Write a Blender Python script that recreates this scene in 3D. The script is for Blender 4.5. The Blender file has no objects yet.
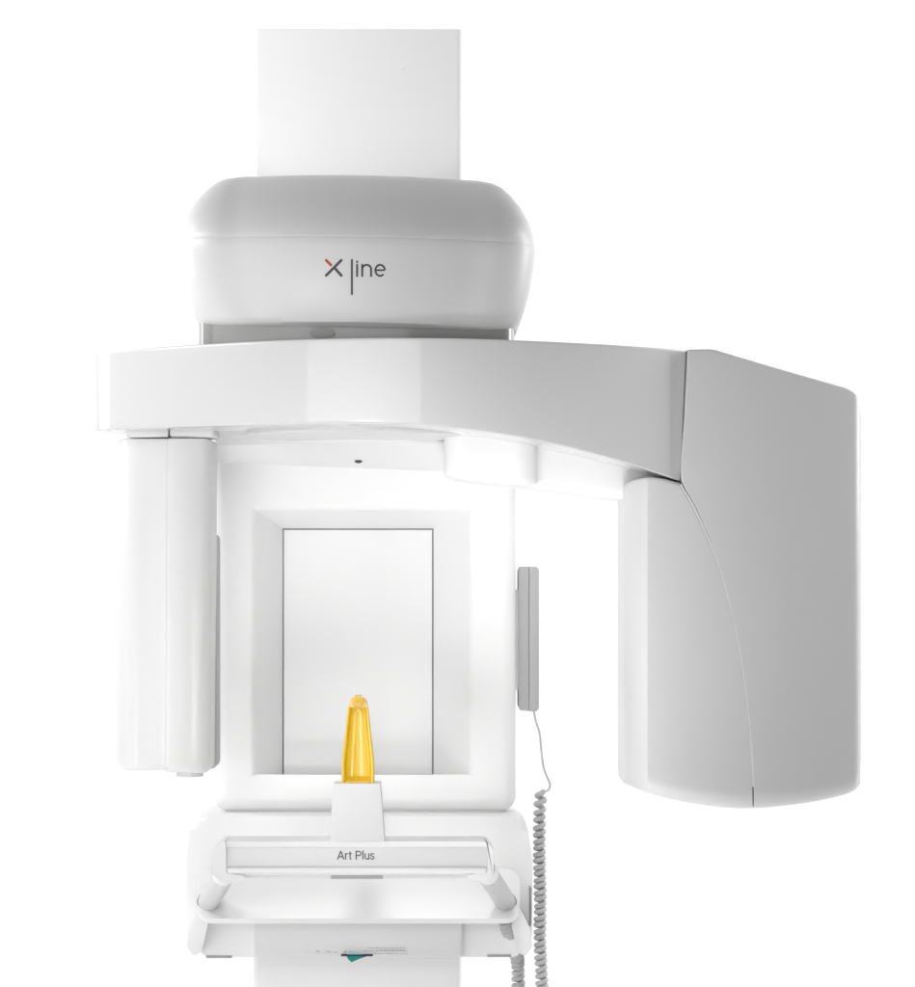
import bpy, bmesh, math, random
from mathutils import Vector, Matrix
from mathutils.bvhtree import BVHTree
random.seed(4)
C = bpy.context.scene.collection
PI = math.pi
# ---------------------------------------------------------------- camera model (level camera, shifted lens)
D = 3.6           # camera distance to the plane Y = 0
ZC = 1.40         # camera height
F = 2520.0        # focal length in photo pixels
X0, Y0 = 440.0, 545.0
def P(px, py, Y):
    k = (D + Y) / F
    return Vector(((px - X0) * k, Y, ZC + (Y0 - py) * k))
def lerp(a, b, t): return a + (b - a) * t
def interp(pts):
    def f(x):
        if x <= pts[0][0]: return pts[0][1]
        for (a, b), (c, d) in zip(pts, pts[1:]):
            if x <= c: return b + (d - b) * (x - a) / (c - a)
        return pts[-1][1]
    return f
def smooth_interp(pts):                       # Catmull-Rom through x-sorted points
    def f(x):
        n = len(pts)
        if x <= pts[0][0]: return pts[0][1]
        if x >= pts[-1][0]: return pts[-1][1]
        for i in range(n - 1):
            if x <= pts[i + 1][0]:
                x0, y0 = pts[i]; x1, y1 = pts[i + 1]
                h = x1 - x0; t = (x - x0) / h
                m0 = (y1 - pts[i - 1][1]) / (x1 - pts[i - 1][0]) if i > 0 else (y1 - y0) / h
                m1 = (pts[i + 2][1] - y0) / (pts[i + 2][0] - x0) if i + 2 < n else (y1 - y0) / h
                t2, t3 = t * t, t * t * t
                return (2*t3-3*t2+1)*y0 + (t3-2*t2+t)*h*m0 + (-2*t3+3*t2)*y1 + (t3-t2)*h*m1
    return f
# ---------------------------------------------------------------- materials
def mat(name, col, rough=0.35, spec=0.5, metal=0.0, coat=0.0, cr=.06, bump=0.0, bscale=900, trans=0.0, wear=0.0, ior=1.5):
    m = bpy.data.materials.new(name); m.use_nodes = True
    nt = m.node_tree; b = nt.nodes['Principled BSDF']
    b.inputs['Base Color'].default_value = (*col, 1)
    b.inputs['Roughness'].default_value = rough
    b.inputs['Specular IOR Level'].default_value = spec
    b.inputs['Metallic'].default_value = metal
    b.inputs['Coat Weight'].default_value = coat
    b.inputs['Coat Roughness'].default_value = cr
    b.inputs['Transmission Weight'].default_value = trans
    b.inputs['IOR'].default_value = ior
    tc = nt.nodes.new('ShaderNodeTexCoord')
    if bump:
        n = nt.nodes.new('ShaderNodeTexNoise'); n.inputs['Scale'].default_value = bscale
        n.inputs['Detail'].default_value = 3
        bp = nt.nodes.new('ShaderNodeBump'); bp.inputs['Strength'].default_value = bump
        bp.inputs['Distance'].default_value = 0.001
        nt.links.new(tc.outputs['Object'], n.inputs['Vector'])
        nt.links.new(n.outputs['Fac'], bp.inputs['Height'])
        nt.links.new(bp.outputs['Normal'], b.inputs['Normal'])
    if wear:
        n = nt.nodes.new('ShaderNodeTexNoise'); n.inputs['Scale'].default_value = 9
        n.inputs['Detail'].default_value = 5
        mr = nt.nodes.new('ShaderNodeMapRange')
        mr.inputs['To Min'].default_value = rough - wear; mr.inputs['To Max'].default_value = rough + wear
        nt.links.new(tc.outputs['Object'], n.inputs['Vector'])
        nt.links.new(n.outputs['Fac'], mr.inputs['Value'])
        nt.links.new(mr.outputs['Result'], b.inputs['Roughness'])
    return m
WHITE = mat('white_enamel', (.77, .77, .77), .40, .5, coat=.18, cr=.25, bump=.2, wear=.05)
ARMW = mat('white_gloss_enamel', (.73, .73, .73), .40, .5, coat=.3, cr=.14, bump=.3, wear=.03)
ARMG = mat('white_polished_enamel', (.695, .695, .695), .38, .5, coat=1.0, cr=.05, bump=.12, wear=.03)
SATIN = mat('white_satin_plastic', (.88, .88, .88), .42, .45, bump=.08, wear=.05)
PLATE = mat('pale_grey_plate', (.62, .62, .62), .4, .4, bump=.05)
GREYP = mat('light_grey_plastic', (.44, .44, .44), .45, .4, bump=.1)
CORD = mat('grey_cord_rubber', (.50, .50, .50), .5, .4, bump=.1)
NECK = mat('grey_ring_plastic', (.34, .34, .335), .25, .5, coat=.8, cr=.08, bump=.1)
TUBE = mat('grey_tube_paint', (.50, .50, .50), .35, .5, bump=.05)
DARK = mat('dark_gap', (.03, .03, .035), .5, .3)
SEAM = mat('grey_gasket', (.25, .25, .25), .5, .3)
INK = mat('grey_ink', (.085, .085, .095), .5, .3)
FAINT = mat('faint_ink', (.38, .38, .38), .5, .3)
RED = mat('red_ink', (.60, .055, .03), .5, .3)
TEAL = mat('teal_plastic', (.0, .26, .21), .25, .5)
PTEAL = mat('pale_teal_plastic', (.35, .62, .57), .25, .5)
HOLD = mat('off_white_plastic', (.60, .60, .60), .4, .45, bump=.1)
RAILM = mat('rail_white_plastic', (.70, .70, .70), .38, .45, coat=.2, cr=.2, bump=.1)
COVER = mat('cover_white_plastic', (.75, .75, .75), .42, .45, bump=.1)
MIRROR = mat('white_glass', (.86, .86, .86), .10, .5, ior=1.42)
YEL = mat('yellow_plastic', (.80, .50, .02), .25, .5, coat=.4, trans=.15, ior=1.45, bump=.15, bscale=500)
YEL2 = mat('amber_plastic', (.60, .35, .03), .3, .5)
CLEAR = mat('clear_plastic', (.92, .76, .38), .15, .5, trans=.4, ior=1.4)
BACK = mat('white_backdrop_paper', (.92, .92, .92), .9, .1, bump=.05, bscale=60)
# ---------------------------------------------------------------- object helpers
def link(name, me, m, parent=None, smooth=35):
    o = bpy.data.objects.new(name, me); C.objects.link(o)
    if m: me.materials.append(m)
    if smooth is not None:
        for p in me.polygons: p.use_smooth = True
        me.set_sharp_from_angle(angle=math.radians(smooth))
    if parent is not None:
        o.parent = parent
        o.matrix_parent_inverse = Matrix.Translation(-Vector(world_loc(parent)))
    return o
LOC = {}
def world_loc(o): return LOC.get(o.name, (0, 0, 0))
def from_bm(name, bm, m, parent=None, smooth=35):
    bmesh.ops.remove_doubles(bm, verts=bm.verts, dist=1e-6)
    bmesh.ops.recalc_face_normals(bm, faces=bm.faces)
    me = bpy.data.meshes.new(name); bm.to_mesh(me); bm.free()
    return link(name, me, m, parent, smooth)
def thing(name, loc, label, cat):
    o = bpy.data.objects.new(name, None); C.objects.link(o); o.location = loc; LOC[o.name] = loc
    o.empty_display_size = .1
    o['label'] = label; o['category'] = cat
    return o
def tag(o, label, cat):
    o['label'] = label; o['category'] = cat; return o
def bevel_edges(bm, edges, w, seg=4):
    bmesh.ops.bevel(bm, geom=edges, offset=w, segments=seg, profile=.5, affect='EDGES', clamp_overlap=True)
def box_bm(a, b, bev=0, seg=4, bm=None, sel=None):
    bm2 = bmesh.new()
    bmesh.ops.create_cube(bm2, size=1, matrix=Matrix.Translation([(p+q)/2 for p, q in zip(a, b)]) @ Matrix.Diagonal([abs(q-p) for p, q in zip(a, b)] + [1]))
    if bev: bevel_edges(bm2, [e for e in bm2.edges if sel is None or sel(e)], bev, seg)
    if bm is None: return bm2
    me = bpy.data.meshes.new('tmp'); bm2.to_mesh(me); bm2.free(); bm.from_mesh(me); bpy.data.meshes.remove(me)
    return bm
def rbox(x0, y0, x1, y1, Yf, Yb, bev=0, seg=4, bm=None, sel=None):
    a = P(x0, y1, Yf); b = P(x1, y0, Yf)
    return box_bm((a.x, Yf, a.z), (b.x, Yb, b.z), bev, seg, bm, sel)
def prism(outline, Yf, Yb, bev=0, seg=3, bev_front_only=True):
    bm = bmesh.new()
    f = [bm.verts.new(P(x, y, Yf)) for x, y in outline]
    b = [bm.verts.new((v.co.x, Yb, v.co.z)) for v in f]
    n = len(f)
    ff = bm.faces.new(f); bm.faces.new(b[::-1])
    for i in range(n): bm.faces.new((f[i], b[i], b[(i+1) % n], f[(i+1) % n]))
    if bev:
        ed = [e for e in ff.edges]
        bevel_edges(bm, ed, bev, seg)
    return bm
def round_outline(pts, n=6):
    """pts: (x, y, r) corners in px, rounded"""
    out = []
    N = len(pts)
    for i in range(N):
        p = Vector(pts[i][:2]); r = pts[i][2]
        a = Vector(pts[i-1][:2]); c = Vector(pts[(i+1) % N][:2])
        if r <= 0: out.append(tuple(p)); continue
        u = (a-p).normalized(); w = (c-p).normalized()
        ang = u.angle(w); t = min(r / math.tan(ang/2), (a-p).length*.49, (c-p).length*.49)
        s, e = p + u*t, p + w*t
        for k in range(n+1):
            q = k/n
            out.append(tuple((1-q)**2*s + 2*q*(1-q)*p + q*q*e))
    return out
def samples(W, ra, rb, n):
    s = []
    na = 7
    if ra > 0: s += [ra*(1-math.cos(k/na*PI/2))/W for k in range(na)]
    a = ra/W; b = 1 - rb/W
    s += [lerp(a, b, k/n) for k in range(n+1)]
    if rb > 0: s += [1 - rb*(1-math.cos(k/na*PI/2))/W for k in range(na-1, -1, -1)]
    return s
def roff(d, r):
    if r <= 0 or d >= r: return 0.0
    return r - math.sqrt(max(0, r*r - (r-d)**2))
def panel(name, xl, xr, top, bot, Yf, Yb, r, mat_, parent, nu=30, nv=20, W=None, H=None, depthk=1.0, bm=None, extra=None, lshape=None):
    """curved front panel; xl/xr functions of v, top/bot functions of px; r = edge radii (left, right, top, bottom) px"""
    own = bm is None
    bm = bm or bmesh.new()
    W = W or abs(xr(.5) - xl(.5)); 
    xm = (xl(.5)+xr(.5))/2
    H = H or abs(bot(xm) - top(xm))
    nU = len(samples(W, r[0], r[1], nu)); nV = len(samples(H, r[2], r[3], nv)); V0 = samples(H, r[2], r[3], nv)
    g = []
    for iv in range(nV):
        row = []
        a, b = xl(V0[iv]), xr(V0[iv]); Wr = abs(b-a)
        for u in samples(Wr, r[0], r[1], nu):
            px = a + (b-a)*u
            Hc = max(abs(bot(px)-top(px)), r[2]+r[3]+1)
            v = samples(Hc, r[2], r[3], nv)[iv]
            py = top(px) + (bot(px)-top(px))*v
            ol_ = lshape(u*Wr, r[0]) if lshape else roff(u*Wr, r[0])
            off = ol_ + roff((1-u)*Wr, r[1]) + roff(v*Hc, r[2]) + roff((1-v)*Hc, r[3])
            Y = Yf(px) + off/760*depthk + (extra(px, py) if extra else 0)
            row.append(bm.verts.new(P(px, py, Y)))
        g.append(row)
    m, n = nV, nU
    for i in range(m-1):
        for j in range(n-1):
            bm.faces.new((g[i][j], g[i+1][j], g[i+1][j+1], g[i][j+1]))
    loop = g[0][:] + [g[i][-1] for i in range(1, m)] + g[-1][-2::-1] + [g[i][0] for i in range(m-2, 0, -1)]
    back = []
    for w in loop:
        px = X0 + w.co.x*F/(D+w.co.y)
        yb = max(Yb(px) if callable(Yb) else Yb, w.co.y + .002)
        back.append(bm.verts.new((w.co.x, yb, w.co.z)))
    k = len(loop)
    for i in range(k): bm.faces.new((loop[i], loop[(i+1) % k], back[(i+1) % k], back[i]))
    bm.faces.new(back)
    if not own: return bm
    bmesh.ops.recalc_face_normals(bm, faces=bm.faces)
    me = bpy.data.meshes.new(name); bm.to_mesh(me); bm.free()
    return link(name, me, mat_, parent, 40)
def const(c): return lambda *_: c
def tube(path, r, n=10, bm=None, cap=True):
    bm = bm or bmesh.new()
    pts = [Vector(p) for p in path]
    T = [(pts[min(i+1, len(pts)-1)] - pts[max(i-1, 0)]).normalized() for i in range(len(pts))]
    ref = Vector((0, 0, 1)) if abs(T[0].z) < .9 else Vector((1, 0, 0))
    nrm = (ref - T[0]*ref.dot(T[0])).normalized()
    rings = []
    for i, p in enumerate(pts):
        nrm = (nrm - T[i]*nrm.dot(T[i])).normalized()
        bn = T[i].cross(nrm)
        rr = r[i] if isinstance(r, (list, tuple)) else r
        rings.append([bm.verts.new(p + (nrm*math.cos(a) + bn*math.sin(a))*rr) for a in [2*PI*k/n for k in range(n)]])
    for a, b in zip(rings, rings[1:]):
        for k in range(n): bm.faces.new((a[k], a[(k+1) % n], b[(k+1) % n], b[k]))
    if cap: bm.faces.new(rings[0][::-1]); bm.faces.new(rings[-1])
    return bm
def loft(rings, close=True, bm=None):
    bm = bm or bmesh.new()
    R = [[bm.verts.new(p) for p in ring] for ring in rings]
    n = len(R[0])
    for a, b in zip(R, R[1:]):
        for k in range(n): bm.faces.new((a[k], a[(k+1) % n], b[(k+1) % n], b[k]))
    if close: bm.faces.new(R[0][::-1]); bm.faces.new(R[-1])
    return bm
# ---- print on a surface: strokes / polygons in photo px, projected on a built surface
def surf_of(o):
    me = o.data
    return BVHTree.FromPolygons([v.co.copy() for v in me.vertices], [tuple(p.vertices) for p in me.polygons])
CAM = Vector((0, -D, ZC))
def on_surf(bvh, px, py, lift=.0004):
    d = (P(px, py, 0) - CAM).normalized()
    h = bvh.ray_cast(CAM, d)
    return (h[0] if h[0] is not None else P(px, py, -.4)) - d*lift
def stroke_bm(bm, bvh, pts, w, capround=True):
    """a ribbon of width w (px) along pts (px) lying on the surface"""
    L = [Vector(p) for p in pts]
    dense = [L[0]]
    for a, b in zip(L, L[1:]):
        k = max(1, int((b-a).length/1.5))
        for i in range(1, k+1): dense.append(a.lerp(b, i/k))
    Lr, Rr = [], []
    for i, p in enumerate(dense):
        t = (dense[min(i+1, len(dense)-1)] - dense[max(i-1, 0)]).normalized()
        nn = Vector((-t.y, t.x))*w/2
        Lr.append(bm.verts.new(on_surf(bvh, *(p+nn)))); Rr.append(bm.verts.new(on_surf(bvh, *(p-nn))))
    for i in range(len(dense)-1): bm.faces.new((Lr[i], Lr[i+1], Rr[i+1], Rr[i]))
    if capround:
        for end, s in ((0, -1), (-1, 1)):
            p = dense[end]; t = ((dense[1]-dense[0]) if end == 0 else (dense[-1]-dense[-2])).normalized()
            nn = Vector((-t.y, t.x))
            pts2 = [p + nn*math.cos(a)*w/2 + t*s*math.sin(a)*w/2 for a in [PI*k/6 for k in range(7)]]
            bm.faces.new([bm.verts.new(on_surf(bvh, *q)) for q in pts2])
def print_obj(name, bm, m, parent):
    for f in bm.faces:
        f.normal_update()
        if f.normal.y > 0: f.normal_flip()
    me = bpy.data.meshes.new(name); bm.to_mesh(me); bm.free()
    return link(name, me, m, parent, None)
# ================================================================ the machine
M = thing('x_ray_machine', (P(358, 545, .2).x, .2, 0), 'white panoramic dental x-ray machine with rotating arm on a white column', 'x-ray machine')
# ---------------------------------------------------------------- column
a = P(253, 29, .10); b = P(462, 29, .10)
bm = box_bm((a.x, .10, .03), (b.x, .32, a.z), .008, 4, sel=lambda e: abs(e.verts[0].co.z-e.verts[1].co.z) > .5)
bevel_edges(bm, [e for e in bm.edges if all(v.co.z > a.z-1e-4 for v in e.verts)], .002, 2)
column = from_bm('column', bm, SATIN, M)
bm = box_bm((a.x-.12, -.25, 0), (b.x+.12, .42, .03), .006, 3)
from_bm('base_plate', bm, SATIN, M)
# small screw cap on the column face
bm = tube([P(403.5, 69, .0993), P(403.5, 69, .103)], .0012, 10)
from_bm('screw_cap', bm, PLATE, column)
# ---------------------------------------------------------------- top housing
def plan(w, cx, yf, yb, r, bulge, z, tilt=0, nf=24, nc=8):
    pts = []
    pts.append((cx-w, yb)); pts.append((cx-w, lerp(yb, yf+bulge+r, .5)))
    for k in range(nc+1):
        a = PI + PI/2*k/nc
        pts.append((cx-w+r + r*math.cos(a), yf+bulge+r + r*math.sin(a)))
    for k in range(1, nf):
        t = -1 + 2*k/nf
        pts.append((cx + t*(w-r), yf + bulge*t*t))
    for k in range(nc+1):
        a = -PI/2 + PI/2*k/nc
        pts.append((cx+w-r + r*math.cos(a), yf+bulge+r + r*math.sin(a)))
    pts.append((cx+w, lerp(yb, yf+bulge+r, .5))); pts.append((cx+w, yb))
    return [(x, y, z + tilt*(x-cx)) for x, y in pts]
YH = -.42
def zf(py, Y): return P(0, py, Y).z
hcx = P(357, 300, -.33).x
def hw(px): return px*(D-.34)/F
TILT = -.016
lv = [  # py at the front, half width px, front Y
 (325.5, 156, YH+.030), (322, 160.5, YH+.016), (315, 163.5, YH+.009), (300, 168.5, YH+.004), (280, 173.5, YH+.0015), (260, 177, YH), (246, 178.6, YH), (238.5, 179.2, YH), (236.6, 178.9, YH+.0012)]
rings = [plan(hw(w), hcx, y, .095, .075, .028, zf(py, y), TILT) for py, w, y in lv]
housing = from_bm('top_housing', loft(rings), WHITE, M)
lv = [(237.0, 178.4, YH+.0022), (235, 178.6, YH+.0015), (230, 178.3, YH+.004), (222, 177, YH+.011), (210, 173, YH+.028), (197, 165.5, YH+.055), (187, 156.5, YH+.085), (180, 148, YH+.108), (176.5, 141, YH+.124), (175.2, 133, YH+.142)]
rings = [plan(hw(w), hcx, y, .095, lerp(.075, .034, min(1, max(0, (y-YH)/.11))), .028, zf(py, y), TILT) for py, w, y in lv]
cap = from_bm('housing_cap', loft(rings), WHITE, housing)
# neck ring
rings = []
for py, w, y in [(345, 158.5, YH+.05), (330, 158.5, YH+.05), (320, 158.5, YH+.05)]:
    rings.append(plan(hw(w), hcx-.001, y, .08, .03, .02, zf(py, y), TILT*.6))
neck = from_bm('neck_ring', loft(rings), NECK, M)
# lump added in the gap, imitates a lobed reflection there
bm = tube([P(322, 333.5, YH+.045), P(322, 333.5, YH+.09)], .016, 24)
for v in bm.verts: v.co.z = P(0, 333.5, YH+.05).z + (v.co.z - P(0, 333.5, YH+.05).z)*.35
from_bm('neck_lump', bm, NECK, neck)
# logo on housing
bv = surf_of(housing)
bm = bmesh.new()
def LZ(x, y): return (310 + x*90/915, 245 + y*60/610)
def zs(pts, w): stroke_bm(bm, bv, [LZ(*p) for p in pts], w*90/915)
zs([(318, 155), (165, 310)], 27)
zs([(250, 232), (318, 310)], 27)
stroke_bm(bm, bv, [LZ(426, 143), LZ(426, 508)], 2.05, False)
stroke_bm(bm, bv, [LZ(479, 193), LZ(479, 324)], 2.05, False)
stroke_bm(bm, bv, [LZ(479, 160), LZ(479, 181)], 2.1, False)
stroke_bm(bm, bv, [LZ(531, 193), LZ(531, 324)], 2.0, False)
stroke_bm(bm, bv, [LZ(531, 248)] + [LZ(576-45*math.cos(t), 248-46*math.sin(t)) for t in [PI*k/14 for k in range(1, 14)]] + [LZ(621, 250), LZ(621, 324)], 2.0, False)
stroke_bm(bm, bv, [LZ(665, 256), LZ(760, 256)], 1.75, False)
stroke_bm(bm, bv, [LZ(713+48*math.cos(t), 258-56*math.sin(t)) for t in [math.radians(2+ k*(316-2)/26) for k in range(27)]], 1.95, False)
logo = print_obj('logo', bm, INK, housing)
bm = bmesh.new(); zs([(165, 155), (212, 203)], 26)
print_obj('logo_accent', bm, RED, housing)
# ---------------------------------------------------------------- rotating arm
def armY(px): return -.45 + 2.55e-6*(px-400)**2
zt = P(0, 338, -.45).z; zb = P(0, 422.8, -.45).z
def pyz(z, Y): return Y0 - (z-ZC)*F/(D+Y)
def arm_top(px): return pyz(zt, armY(px)) - .6*max(0, (px-560)/125)
botR = smooth_interp([(400, 424), (450, 427.5), (500, 434), (540, 441.5), (580, 450.5), (620, 461.5), (650, 471), (680, 481.5), (690, 485)])
def arm_bot(px):
    l = pyz(zb, armY(px))
    if px < 300: return l
    t = min(1, (px-300)/110); t = t*t*(3-2*t)
    return lerp(l, botR(max(px, 400)), t) 
def seam_top(v): return 686 - 6*v
arm = panel('rotating_arm', const(93), seam_top, arm_top, arm_bot, armY, lambda px: armY(px)+.24, (18, 1.2, 2.5, 2.5), ARMG, M, 90, 10)
# lower cover under the arm
lbot = smooth_interp([(440, 470), (452, 476), (470, 480), (530, 487), (590, 495), (650, 503), (670, 506)])
lc = panel('lower_cover', lambda v: 443+4*v, const(668), const(395), lbot, lambda px: -.215+1.2e-6*(px-440)**2, .02, (16, 2, 2, 9), SATIN, arm, 30, 10)
panel('arm_bracket', const(444), const(537), const(395), smooth_interp([(443, 472), (455, 478.5), (500, 483.5), (525, 485.5), (537, 484)]), const(-.25), -.1, (20, 22, 2, 10), SATIN, arm, 20, 10)
# round underside plate
rings = []
plate_pts = [P(280, 425, -.2)]
bm = bmesh.new()
ang = [2*PI*k/64 for k in range(64)]
cxp = P(362, 430, -.2).x
rings = [[(cxp+.155*r*math.cos(t), -.20+.155*r*math.sin(t), z) for t in ang] for r, z in ((1, zb+.03), (1, zb-.004), (.985, zb-.007), (.8, zb-.009))]
from_bm('swivel_plate', loft(rings), ARMW, arm)
# ---------------------------------------------------------------- x-ray head
def headY(px): return -.262 + 1.8e-6*max(0, px-640)**2 + .00022*(px-686)
htop = interp([(600, 478), (640, 476), (648, 474), (680, 482)])
rt = smooth_interp([(684, 349.6), (700, 349.4), (712, 349.4), (722, 352), (760, 363.2), (800, 374.7), (835, 384.6), (848, 388.6), (855, 393), (859, 398.5), (861, 406)])
hb = smooth_interp([(620, 782), (650, 793.5), (690, 803), (742, 808.5), (800, 804), (840, 796), (855, 790), (861, 783)])
seamc = smooth_interp([(350, 687), (420, 683.5), (483, 680.5), (500, 690), (530, 704.5), (560, 716.5), (590, 726), (620, 733.5), (660, 741), (700, 746.5), (740, 750.5), (770, 752.3), (808, 753)])
def sv(v): return seamc(350 + v*458)
fc_x = lambda v: sv(v) + .8
# back shell (the part itself)
shell_top = lambda px: rt(px) + 3
ol = [(632, 486), (690, 478), (690, 356), (719, 355)]
rear = round_outline([(631, 500, 6), (690, 484, 0), (690, 354, 0), (720, 355.5, 6), (848, 396, 12), (860.8, 406, 14), (860.8, 776, 18), (800, 799, 30), (742, 806, 40), (680, 798, 30), (633, 780, 6)])
head = from_bm('x_ray_head', prism(rear, -.105, .08, .03, 6), SATIN, M)
fc = panel('front_cover', fc_x, const(860.5), rt, hb, headY, lambda px: max(headY(px)+.05, -.07), (1.6, 7, 2, 17), ARMW, head, 40, 50)
sc_top = smooth_interp([(622, 487), (632, 481), (648, 476.5), (660, 477.5), (680, 482.5), (690, 500), (704, 530), (716, 560), (726, 590), (740, 655), (752, 770)])
# side cover: left of the seam, top edge follows arm's lower edge
def sc_y(v): return 482 + v*(808-482)
def scx(v): return seamc(sc_y(v)) - .4
def sideY(px):
    y = headY(px) - .002
    return y
side_top = smooth_interp([(622, 488), (632, 481), (648, 477.5), (662, 478.5), (682, 483), (760, 483)])
side = panel('side_cover', const(624.5), scx, side_top, hb, sideY, lambda px: max(sideY(px)+.05, -.07), (23, 1.6, 4, 17), ARMW, head, 40, 40, lshape=lambda d, r: 58*max(0, 1-d/r)**1.35)
from_bm('added_seam_bead', tube([P(seamc(y), y, headY(seamc(y))+.0004) for y in range(484, 790, 3)], .0017, 10), WHITE, head)  # added bead, draws the seam's highlight line as a shape
# ---------------------------------------------------------------- sensor unit
SY = -.245
bulge = lambda px: SY + 1.4e-5*(px-172)**2 * .6
sensor = panel('sensor_unit', lambda v: 168.25-2*v, lambda v: 213-3*v, lambda px: 438.2 + roff(213-px, 10)*.6, lambda px: 773.5 - .03*(213-px) - roff(213-px, 12), bulge, SY+.10, (1, 11, 1.5, 6), ARMW, M, 18, 16)
panel('sensor_cover', lambda v: 117.5-1.5*v, lambda v: 168-2*v, lambda px: 438.6 + roff(px-116, 10)*.8, lambda px: 770.5 - roff(px-116, 14), bulge, SY+.10, (22, 1, 1.5, 7), ARMW, sensor, 18, 16)
from_bm('added_seam_bead', tube([P(168.1-2*k/30, lerp(440, 768, k/30), SY+.0014) for k in range(31)], .0011, 6), WHITE, sensor)  # added white bead, lightens the deep gap between the covers
bm = rbox(126, 428, 168.2, 437.4, SY+.004, SY+.08, .002, 2); rbox(169.4, 428, 214, 437.4, SY+.005, SY+.09, .004, 3, bm)
from_bm('sensor_mount', bm, WHITE, sensor)
from_bm('rear_shell', prism(round_outline([(196, 545, 6), (216.5, 530, 14), (216.5, 769, 6), (196, 769, 6)]), SY+.10, SY+.16, .004, 3), GREYP, sensor)
bm = tube([P(190, 776, SY+.03), P(190, 768, SY+.03)], .018, 20)
from_bm('light_window', bm, PLATE, sensor)
# ---------------------------------------------------------------- mirror housing
HY = -.02
bm = bmesh.new()
o_ = [bm.verts.new(P(x, y, HY)) for x, y in ((213, 420), (516, 420), (516, 812), (213, 812))]
h_ = [bm.verts.new(P(x, y, HY)) for x, y in ((254, 509), (471, 509), (471, 774.5), (254, 774.5))]
i_ = [bm.verts.new(P(x, y, HY+.075)) for x, y in ((282.5, 528.5), (433.5, 528.5), (433.5, 775), (282.5, 775))]
j_ = [bm.verts.new(v.co + Vector((0, .02, 0))) for v in i_]
bk = [bm.verts.new((v.co.x, .098, v.co.z)) for v in o_]
oe = []
for k in range(4):
    q = (k+1) % 4
    bm.faces.new((o_[k], h_[k], h_[q], o_[q])); bm.faces.new((h_[k], i_[k], i_[q], h_[q]))
    bm.faces.new((i_[k], j_[k], j_[q], i_[q])); bm.faces.new((o_[k], o_[q], bk[q], bk[k]))
bm.faces.new(bk[::-1])
bmesh.ops.recalc_face_normals(bm, faces=bm.faces)
es = [bm.edges.get((o_[k], o_[(k+1) % 4])) for k in range(4)] + [bm.edges.get((o_[k], bk[k])) for k in range(4)]
hes = [bm.edges.get((h_[k], h_[(k+1) % 4])) for k in (0, 1, 3)]
bevel_edges(bm, es, .021, 6)
hes = [e for e in bm.edges if e.is_valid and all(abs(v.co.y-HY) < 1e-5 for v in e.verts) and all(P(250, 0, HY).x < v.co.x < P(475, 0, HY).x and v.co.z > P(0, 780, HY).z for v in e.verts) and len(e.link_faces) == 2 and abs(e.link_faces[0].normal.dot(e.link_faces[1].normal)) < .99]
hes = [e for e in hes if not all(abs(v.co.z-P(0, 774.5, HY).z) < 1e-4 for v in e.verts)]
bevel_edges(bm, hes, .006, 4)
mh = from_bm('backrest_housing', bm, SATIN, M, 30)
# mirror, leaning back a touch
MYt, MYb = HY+.086, HY+.078
def quad_solid(c, th):
    bm = bmesh.new(); f = [bm.verts.new(p) for p in c]; b = [bm.verts.new(p+Vector((0, th, 0))) for p in c]
    bm.faces.new(f); bm.faces.new(b[::-1])
    for k in range(4): bm.faces.new((f[k], b[k], b[(k+1) % 4], f[(k+1) % 4]))
    return bm
from_bm('glass_panel', quad_solid([P(283.9, 529.8, MYt), P(432.2, 529.8, MYt), P(432.2, 774.2, MYb), P(283.9, 774.2, MYb)], .004), MIRROR, mh, None)
bm = quad_solid([P(280, 524, MYt+.005), P(436, 524, MYt+.005), P(436, 777, MYt+.005), P(280, 777, MYt+.005)], .002)
from_bm('panel_gasket', bm, SEAM, mh, None)
# hood over the mirror
N = 40; rings = []
for k in range(N+1):
    px = lerp(216, 514, k/N)
    t = abs((px-360)/154)
    Yf = HY - .004 - .135*max(0, 1-t**2)**1.4
    pyf = 441 + .035*(px-358); pyl = 468 + .036*(px-358)
    A = P(px, pyf, Yf); B = P(px, pyl, HY-.001)
    ring = [Vector((A.x, .0, zb-.012)), Vector((A.x, Yf+.004, zb-.012)), A+Vector((0, 0, .004)), A]
    for q in (.25, .5, .75): ring.append(A.lerp(B, q) + Vector((0, 0, .004*math.sin(PI*q))))
    ring += [B, Vector((B.x, .0, B.z))]
    rings.append(ring)
hood = from_bm('hood', loft(rings), SATIN, mh, 50)
bvh_h = surf_of(hood)
bm = bmesh.new()
bm.faces.new([bm.verts.new(on_surf(bvh_h, 358.5+4*math.cos(t), 461.2+2.1*math.sin(t)*(1 if math.sin(t) > 0 else .6), .0008)) for t in ang[::3]])
print_obj('sensor_window', bm, DARK, hood)

# ---------------------------------------------------------------- control box
CY = -.055
ol = round_outline([(191, 815.5, 17), (526, 816.5, 17), (532.5, 860, 20), (532, 938, 14), (516, 957, 8), (463, 957, 0), (253, 957, 0), (206, 957, 10), (187.5, 938, 14), (187, 862, 20)])
bm = prism(ol, CY, .098, .012, 5)
box = from_bm('control_box', bm, SATIN, M, 35)
bm = rbox(228, 809, 503, 818, HY+.012, .09)
from_bm('spacer', bm, PLATE, box, None)
# raised side fins
for s in (-1, 1):
    X = lambda x: 359.5 + s*(x-359.5)
    ol = round_outline([(X(508), 910, 2), (X(519), 905, 3), (X(530.5), 930, 10), (X(532.2), 947, 7), (X(525), 957, 5), (X(517), 951, 5)])
    from_bm('side_fin', prism(ol, CY-.03, CY+.02, .009, 5), SATIN, box)
for x0, x1, y in ((206, 232, 956), (487, 511, 955)):
    from_bm('foot_strip', rbox(x0, y-.5, x1, y+2.2, CY-.001, CY+.05, .001, 2), NECK, box)
from_bm('side_slot', rbox(529.6, 888, 531, 926, CY-.02, CY+.01), SEAM, box, None)
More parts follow.
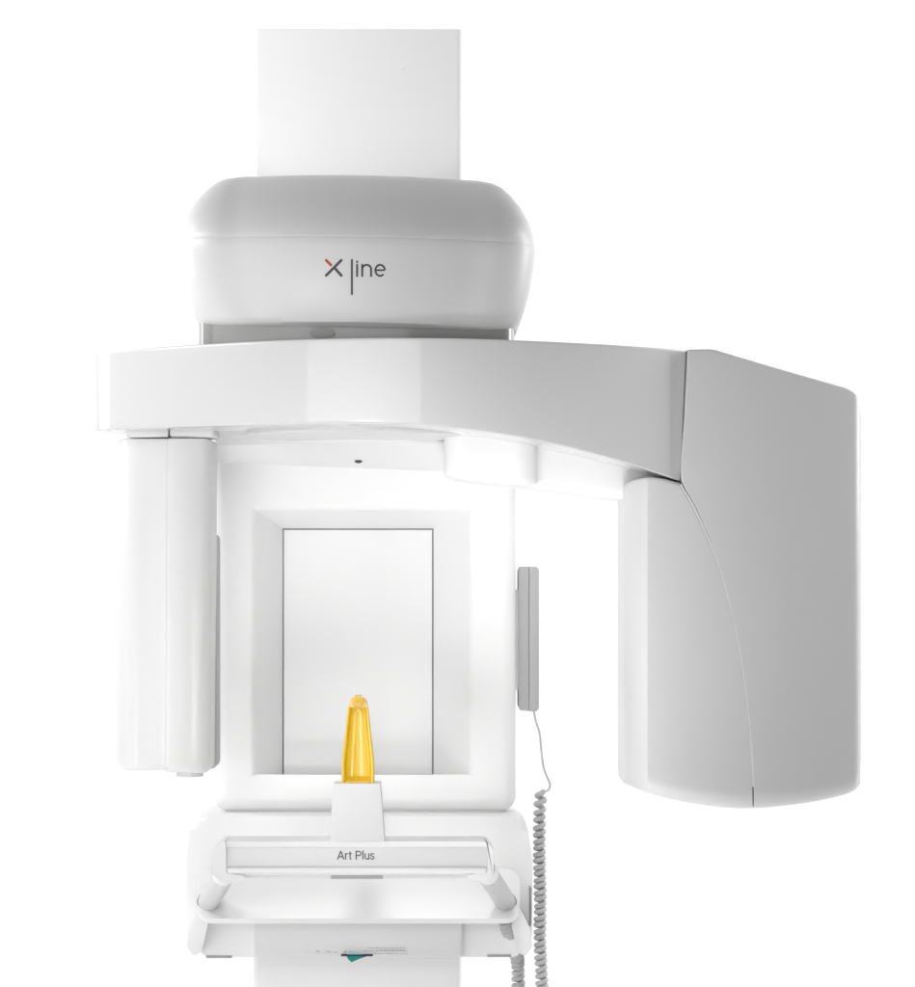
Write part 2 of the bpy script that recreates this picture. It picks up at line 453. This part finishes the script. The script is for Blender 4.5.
# cover plate under the shelf
cp = from_bm('cover_plate', rbox(254, 880, 462.5, 957, CY-.02, CY+.02, .003, 3), COVER, box)
cpY = CY-.0205
bm = rbox(341, 954.3, 373, 956.3, cpY-.002, cpY+.01, .0006, 2)
slot = from_bm('label_slot', bm, DARK, cp)
def flat_poly(pts, Yc):
    bm = bmesh.new(); f = [bm.verts.new(P(x, y, Y)) for x, y, Y in pts]
    b = [bm.verts.new(v.co+Vector((0, .0015, 0))) for v in f]; n = len(f)
    bm.faces.new(f); bm.faces.new(b[::-1])
    for k in range(n): bm.faces.new((f[k], b[k], b[(k+1) % n], f[(k+1) % n]))
    return bm
t0 = cpY-.004
from_bm('teal_tab', flat_poly([(346.5, 956.2, t0), (367, 956.2, t0), (359, 959, t0), (351.5, 962.3, t0), (348.5, 959.6, t0)], 0), TEAL, cp, None)
from_bm('pale_tab', flat_poly([(347, 954.4, t0), (349, 951.4, t0), (353, 952.3, t0), (364, 954.4, t0)], 0), PTEAL, cp, None)
bvc = surf_of(cp)
bm = bmesh.new()
rnd = random.Random(3)
for (x0, x1, y) in ((367, 406, 947.8), (378, 405, 949.8), (364, 407, 950.9), (374, 407, 953.6)):
    x = x0
    while x < x1:
        w = rnd.uniform(.8, 3.2); stroke_bm(bm, bvc, [(x, y+rnd.uniform(-.15, .15)), (min(x1, x+w), y)], .75, False); x += w + rnd.uniform(.5, 1.2)
print_obj('fine_print', bm, FAINT, cp); bm = bmesh.new()
for x in (333, 338, 347):
    stroke_bm(bm, bvc, [(x-4, 952.4), (x-1, 952)], .7, False); 
stroke_bm(bm, bvc, [(316.2, 952.2), (317.8, 950.6), (319.4, 952.2)], 1.0, False)
stroke_bm(bm, bvc, [(326, 952), (330, 950.8)], .7, False)
stroke_bm(bm, bvc, [(344.5, 951.2), (346.5, 951.8)], .9, False)
print_obj('warning_symbols', bm, FAINT, cp)
# ---------------------------------------------------------------- shelf
# a sloping ledge facing up and forward, with rounded ends
def ledgeY(py): return lerp(-.085, -.185, (py-866)/(918.5-866))
ol = round_outline([(195, 868, 16), (520, 868, 16), (520, 918.6, 15), (195, 918.6, 15)], 8)
bm = bmesh.new()
f = [bm.verts.new(P(x, y, ledgeY(y))) for x, y in ol]
b = [bm.verts.new(v.co + Vector((0, .035, -.012))) for v in f]
n = len(f); tf = bm.faces.new(f); bm.faces.new(b[::-1])
for k in range(n): bm.faces.new((f[k], b[k], b[(k+1) % n], f[(k+1) % n]))
bevel_edges(bm, list(tf.edges), .0025, 3)
shelf = from_bm('ledge', bm, SATIN, M, 30)
bvs = surf_of(shelf)
# ---------------------------------------------------------------- handrail
RY = -.385
ol = round_outline([(212, 850, 8), (220, 841.5, 6), (485, 841.5, 6), (493, 849, 6), (493, 868, 6), (486, 874.5, 5), (220, 875.5, 6), (212, 868, 8)])
rail = from_bm('handrail', prism(ol, RY, RY+.06, .006, 4), RAILM, M)
# rounded end ears, reaching down to the posts
for s, pts in ((-1, [(211.5, 850, 8), (222, 841.2, 5), (226, 841.2, 1), (226.3, 873, 1), (246, 876, 2), (243, 880.5, 3), (236, 882.5, 3), (222, 882.5, 5), (211.5, 874, 7)]),
               (1, [(493.8, 850, 7), (486, 841.2, 4), (487.6, 842, 1), (487.6, 872, 1), (466, 875, 1), (469, 879, 3), (480, 881.5, 3), (493, 878, 3), (493.8, 868, 3)])):
    from_bm('end_cap', prism(round_outline(pts), RY-.0035, RY+.05, .005, 4), RAILM, rail)
from_bm('lip', rbox(227, 867.6, 487, 874, RY-.006, RY+.02, .003, 4), RAILM, rail)
from_bm('underside_panel', rbox(246, 873.5, 468, 878.5, RY+.01, RY+.055, .001, 2), PLATE, rail)
from_bm('dark_slot', rbox(331, 874.2, 383, 878.9, RY+.0085, RY+.04), NECK, rail, None)
npl = from_bm('name_plate', rbox(226.8, 847.5, 487.2, 867.3, RY-.0012, RY+.01, .0006, 2), PLATE, rail)
from_bm('plate_edge', rbox(224.8, 847.2, 226.3, 867.3, RY-.0016, RY+.01), TUBE, npl, None)
bvp = surf_of(npl)
bm = bmesh.new()
def ls(pts, w=1.25): stroke_bm(bm, bvp, pts, w, False)
def arc_(cx, cy, rx, ry, a0, a1, n=10): return [(cx+rx*math.cos(math.radians(lerp(a0, a1, k/n))), cy-ry*math.sin(math.radians(lerp(a0, a1, k/n)))) for k in range(n+1)]
T_Y, B_Y, XH = 850.9, 859.6, 853.2
ls([(337.6, B_Y), (340.75, T_Y)]); ls([(343.9, B_Y), (340.75, T_Y)]); ls([(338.9, 856.8), (342.6, 856.8)], 1.1)
ls([(345.6, XH), (345.6, B_Y)]); ls([(345.6, 855.2)] + arc_(347.4, 855.3, 1.7, 1.65, 165, 75, 6), 1.15)
ls([(350.1, 851.4), (350.1, 857.9)] + arc_(351.4, 857.9, 1.3, 1.25, 190, 280, 5), 1.2); ls([(348.5, 853.7), (352, 853.7)], 1.0)
ls([(356.2, T_Y-.1), (356.2, B_Y)]); ls([(356.2, 851.4), (358.8, 851.4)] + arc_(358.8, 853.5, 2.25, 2.1, 80, -80, 10) + [(358.8, 855.6), (356.2, 855.6)], 1.15)
ls([(363.0, 850.4), (363.0, B_Y)], 1.2)
ls([(365.2, XH), (365.2, 857.3)] + arc_(366.9, 857.3, 1.7, 1.85, 190, 340, 8), 1.15); ls([(368.8, XH), (368.8, B_Y)], 1.2)
ls(arc_(372.3, 854.75, 1.65, 1.15, 15, 255, 9) + arc_(372.35, 857.8, 1.75, 1.35, 75, -195, 10), 1.05)
print_obj('lettering', bm, INK, npl)
# posts: from the shelf up to the rail ends
for (bx, by), (tx, ty), rpx in (((208.5, 902), (227.5, 869), 10.6), ((505.8, 902.5), (484, 868), 10.2)):
    B = on_surf(bvs, bx, by, 0); T_ = P(tx, ty, RY+.035)
    ax = (T_-B).normalized()
    k = (D+B.y)/F
    post = from_bm('post', tube([B-ax*.02, T_], rpx*k, 28), TUBE if bx > 300 else PLATE, rail)  # left post paler: its lit side is put into the colour
    bm = bmesh.new()
    tube([B-ax*.006, B+ax*.0022], rpx*k*1.06, 28, bm)
    from_bm('socket_ring', bm, SEAM, post)
    bm = tube([T_-ax*.034, T_-ax*.002], rpx*k*1.05, 28)
    from_bm('collar', bm, WHITE, post)
# ---------------------------------------------------------------- bite block holder + bite block
hol = from_bm('bite_holder', prism([(333.5, 783.3), (380.5, 783.3), (385, 841.8), (329, 841.8)], RY-.002, RY+.03, .0012, 3), HOLD, M)
BB = thing('bite_block', P(358, 783, RY+.02), 'yellow translucent plastic bite block standing in the tapered white holder', 'bite block')
halfw = smooth_interp([(697, 5.5), (700, 8.2), (705, 9.6), (715, 10.9), (730, 12.5), (745, 14.1), (755, 15.4), (765, 16.2), (783.5, 16.4)])
cxb = interp([(697, 358.2), (783, 358.1)])
# hollow scoop: rim thick at the sides, floor recessed
bm = bmesh.new()
rows = []
YB = RY+.004
nr = 34
for i in range(nr+1):
    py = lerp(700.5, 783.6, i/nr)
    h = halfw(py); c = cxb(py)
    rec = .0085*min(1, (py-700)/10 if py > 700 else 0)*(1 if py < 777 else max(0, (780.5-py)/3.5))
    rim = 2.2 + 1.2*(py-697)/86
    prof = [(-h, .016), (-h, .003), (-h+.5, .0008), (-h+1.2, 0), (-h+rim-.6, .0004), (-h+rim, .0014), (-h+rim+1.1, rec*.8), (-h+rim+2.4, rec), (0, rec*1.08)]
    prof = prof + [(-x, y) for x, y in prof[-2::-1]]
    rows.append([bm.verts.new(P(c+x, py, YB+y)) for x, y in prof] )
for i in range(nr):
    for j in range(len(rows[0])-1): bm.faces.new((rows[i][j], rows[i+1][j], rows[i+1][j+1], rows[i][j+1]))
bound = rows[0] + [r_[-1] for r_ in rows[1:]] + rows[-1][-2::-1] + [rows[i][0] for i in range(nr-1, 0, -1)]
bb = [bm.verts.new((v.co.x, YB+.022, v.co.z)) for v in bound]
n = len(bound)
for k in range(n): bm.faces.new((bound[k], bound[(k+1) % n], bb[(k+1) % n], bb[k]))
for f in [bb]: bm.faces.new(f)
from_bm('block_body', bm, YEL, BB, 45)
from_bm('bite_tip', prism([(354.9, 695.4), (361.3, 695.4), (361.6, 698.2), (364.9, 698.6), (364.3, 702.6), (361.8, 706), (354.4, 706), (351.9, 702.6), (351.3, 698.6), (354.6, 698.2)], YB-.0035, YB+.012, .0005, 2), YEL2, BB)
ol = round_outline([(348.8, 705, 2), (351.5, 699, 2), (364.7, 699, 2), (367.6, 705, 2), (366.5, 707, 1), (350, 707, 1)])
from_bm('clear_clip', prism(ol, YB-.0006, YB+.010, .001, 3), CLEAR, BB)
# ---------------------------------------------------------------- handset + cord
hs = from_bm('handset', prism(round_outline([(518.4, 571, 2), (520, 567, 2), (528.8, 567, 0.5), (528.8, 711, .5), (520, 710.5, 2), (518.4, 707, 2)]), .02, .075, .0012, 3), GREYP, None)
tag(hs, 'slim light grey remote handset hanging on the right side of the framed centre housing', 'handset')
from_bm('handset_lid', prism(round_outline([(529.3, 567, .5), (537, 567, 3), (539, 570, 2), (539, 708, 2), (536.5, 711.6, 3), (529.3, 711.2, .5)]), .02, .075, .0015, 3), GREYP, hs)
br = from_bm('handset_bracket', rbox(515.4, 590, 518.9, 690, .024, .06, .001, 2), SATIN, mh)
CYY = .045
def catmull(pts, n=12):
    out = []
    Q = [pts[0]] + pts + [pts[-1]]
    for i in range(1, len(Q)-2):
        p0, p1, p2, p3 = Q[i-1:i+3]
        for k in range(n):
            t = k/n
            out.append(tuple(.5*((2*b)+(-a+c)*t+(2*a-5*b+4*c-d)*t*t+(-a+3*b-3*c+d)*t**3) for a, b, c, d in zip(p0, p1, p2, p3)))
    out.append(tuple(pts[-1]))
    return out
tail = [P(x, y, CYY) for x, y in ((533.5, 710, ), (536, 722), (539.5, 733), (541.5, 752), (543.5, 767), (547.5, 778), (550, 784), (549, 789), (546, 791.5))]
path = catmull([Vector(p) for p in tail], 8)
axis = [P(x, y, Y) for x, y, Y in ((541, 791, CYY), (539.5, 815, CYY), (539.5, 860, CYY), (540.3, 900, CYY), (540, 940, CYY), (542, 990, CYY), (541, 1035, CYY), (530, 1060, CYY), (519, 1035, CYY+.01), (518.5, 990, CYY+.01), (517.5, 960, CYY), (514, 944, CYY-.05), (508, 930, CYY-.11), (504, 915, CYY-.135))]
ax = [Vector(p) for p in catmull(axis, 40)]
# arc length resample
ln = [0]
for p, q in zip(ax, ax[1:]): ln.append(ln[-1] + (q-p).length)
coil = []; ph = 0; pitch0 = 6.4/690
step = .0006; s = 0; idx = 0; nrm = Vector((1, 0, 0))
while s < ln[-1]:
    while idx < len(ln)-2 and ln[idx+1] < s: idx += 1
    t = (s-ln[idx])/max(1e-9, ln[idx+1]-ln[idx])
    p = ax[idx].lerp(ax[idx+1], t); T_ = (ax[idx+1]-ax[idx]).normalized()
    nrm = (nrm - T_*nrm.dot(T_)).normalized(); bn = T_.cross(nrm)
    f = s*690
    pitch = pitch0*(1.45 if f < 18 else 1.18 if f < 45 else 1.0)
    rad = (4.0 if f < 250 else 4.4)/690*(1 + .05*math.sin(s*140))*min(1, .55+f/12)
    ph += 2*PI*step/pitch
    coil.append(p + (nrm*math.cos(ph) + bn*math.sin(ph))*rad + T_*.0006*math.sin(ph*.5))
    s += step
rr = [.0014]*len(path) + [.0030]*len(coil)
bm = tube(path, .00145, 8)
tube(coil, .0039, 8, bm)
cord = from_bm('coiled_cord', bm, CORD, None, 60)
tag(cord, 'grey coiled cord dangling from the handset down past the control box', 'cord')
# ---------------------------------------------------------------- backdrop (paper sweep: floor curving up into a wall)
bm = bmesh.new()
prof = [(-7, -.002), (1.3, -.002)]
R_ = 1.2
for k in range(1, 13):
    t = PI/2*k/12
    prof.append((1.3 + R_*math.sin(t), -.002 + R_*(1-math.cos(t))))
prof.append((2.5, 5.5))
vs = [[bm.verts.new((x, y, z)) for x in (-6, 6)] for y, z in prof]
for a_, b_ in zip(vs, vs[1:]): bm.faces.new((a_[0], a_[1], b_[1], b_[0]))
bd = from_bm('backdrop', bm, BACK, None, 60); bd['kind'] = 'structure'
# ---------------------------------------------------------------- light
def lamp(name, loc, target, sx, sy, rad):
    l = bpy.data.lights.new(name, 'AREA'); l.shape = 'RECTANGLE'; l.size = sx; l.size_y = sy
    l.energy = rad*PI*sx*sy                # radiance -> watts
    o = bpy.data.objects.new(name, l); C.objects.link(o); o.location = loc
    d = Vector(target) - Vector(loc)
    o.rotation_euler = d.to_track_quat('-Z', 'Y').to_euler()
    return o
def snoot(name, loc, target, r, watts, blend=.25):
    l = bpy.data.lights.new(name, 'SPOT'); o = bpy.data.objects.new(name, l); C.objects.link(o)
    o.location = loc; d = Vector(target) - Vector(loc)
    l.energy = watts; l.shadow_soft_size = .03; l.spot_blend = blend; l.spot_size = 2*math.atan(r/d.length)
    o.rotation_euler = d.to_track_quat('-Z', 'Y').to_euler()
    return o
w = bpy.data.worlds.new('World'); bpy.context.scene.world = w; w.use_nodes = True
bg = w.node_tree.nodes['Background']; bg.inputs['Color'].default_value = (1, 1, 1, 1); bg.inputs['Strength'].default_value = .20
def gridded(name, loc, target, sx, sy, rad, deg):
    o = lamp(name, loc, target, sx, sy, rad); o.data.spread = math.radians(deg); return o
lamp('softbox_front', (-1.53, -4.1, 1.55), (-1.53, 0, 1.55), 4.2, 2.1, 1.6)
lamp('low_left_lamp', (-1.3, -.55, .45), (-.1, 0, 1.2), .8, .8, 1.7)
lamp('high_left_lamp', (-1.6, -.6, 2.3), (-.1, 0, 1.6), .8, .8, 5.9)
lamp('softbox_right', (2.1, .75, 1.4), (.6, .1, 1.35), .5, 1.8, 2.0)
gridded('gridded_front_fill', (-1.0, -3.3, 1.0), (.05, 0, 1.45), .8, .8, .165, 20)  # added fill for backrest, hood and housing front
gridded('gridded_left_fill', (1.1, -2.8, 1.0), (-.24, 0, 1.27), .5, .5, .07, 9)  # added fill, brightens the left part of the backrest
gridded('gridded_low_fill', (.25, -.9, .35), (.2, -.1, 1.6), .4, .3, .36, 30)  # added fill from below for the arm's lower cover
gridded('gridded_side_fill', (-1.5, -1.0, 1.0), (.27, -.2, 1.28), .4, .4, .21, 16)  # added fill to whiten the head's left bevel
gridded('gridded_center_fill', (-.2, -1.6, .5), (-.08, 0, 1.5), 1.0, .7, .225, 20)  # added fill, lifts the hood and the panel frame
gridded('gridded_tray_fill', (.0, -3.9, 1.9), (-.06, 0, .95), .5, .5, .175, 14)  # added fill for the rail and the lower half
gridded('gridded_high_fill', (-.1, -1.6, 2.6), (-.06, -.1, .95), .4, .4, .42, 14)  # added fill from above to brighten the ledge
lamp('backdrop_lamp', (-2.8, 1.0, 2.6), (-.2, 2.5, 1.7), 1.6, 2.4, 4.5)
lamp('backdrop_lamp', (2.8, 1.0, 2.6), (.2, 2.5, 1.7), 1.6, 2.4, 7.2)
snoot('column_fill_spot', (-1.1, -2.6, 2.22), (P(358, 0, .1).x, .1, 2.24), .36, 112)  # added spot, brightens only the column above the housing
# ---------------------------------------------------------------- camera
cd = bpy.data.cameras.new('camera'); cam = bpy.data.objects.new('camera', cd); C.objects.link(cam)
cam.location = CAM; cam.rotation_euler = (PI/2, 0, 0)
cd.sensor_fit = 'VERTICAL'; cd.sensor_height = 36; cd.sensor_width = 36
cd.lens = F/987*36
cd.shift_x = (457.5-X0)/987; cd.shift_y = (Y0-493.5)/987
cd.clip_start = .05; cd.clip_end = 60
sc = bpy.context.scene; sc.camera = cam
sc.view_settings.view_transform = 'Standard'; sc.view_settings.look = 'None'
sc.view_settings.exposure = 0; sc.view_settings.gamma = 1
sc.cycles.max_bounces = 8
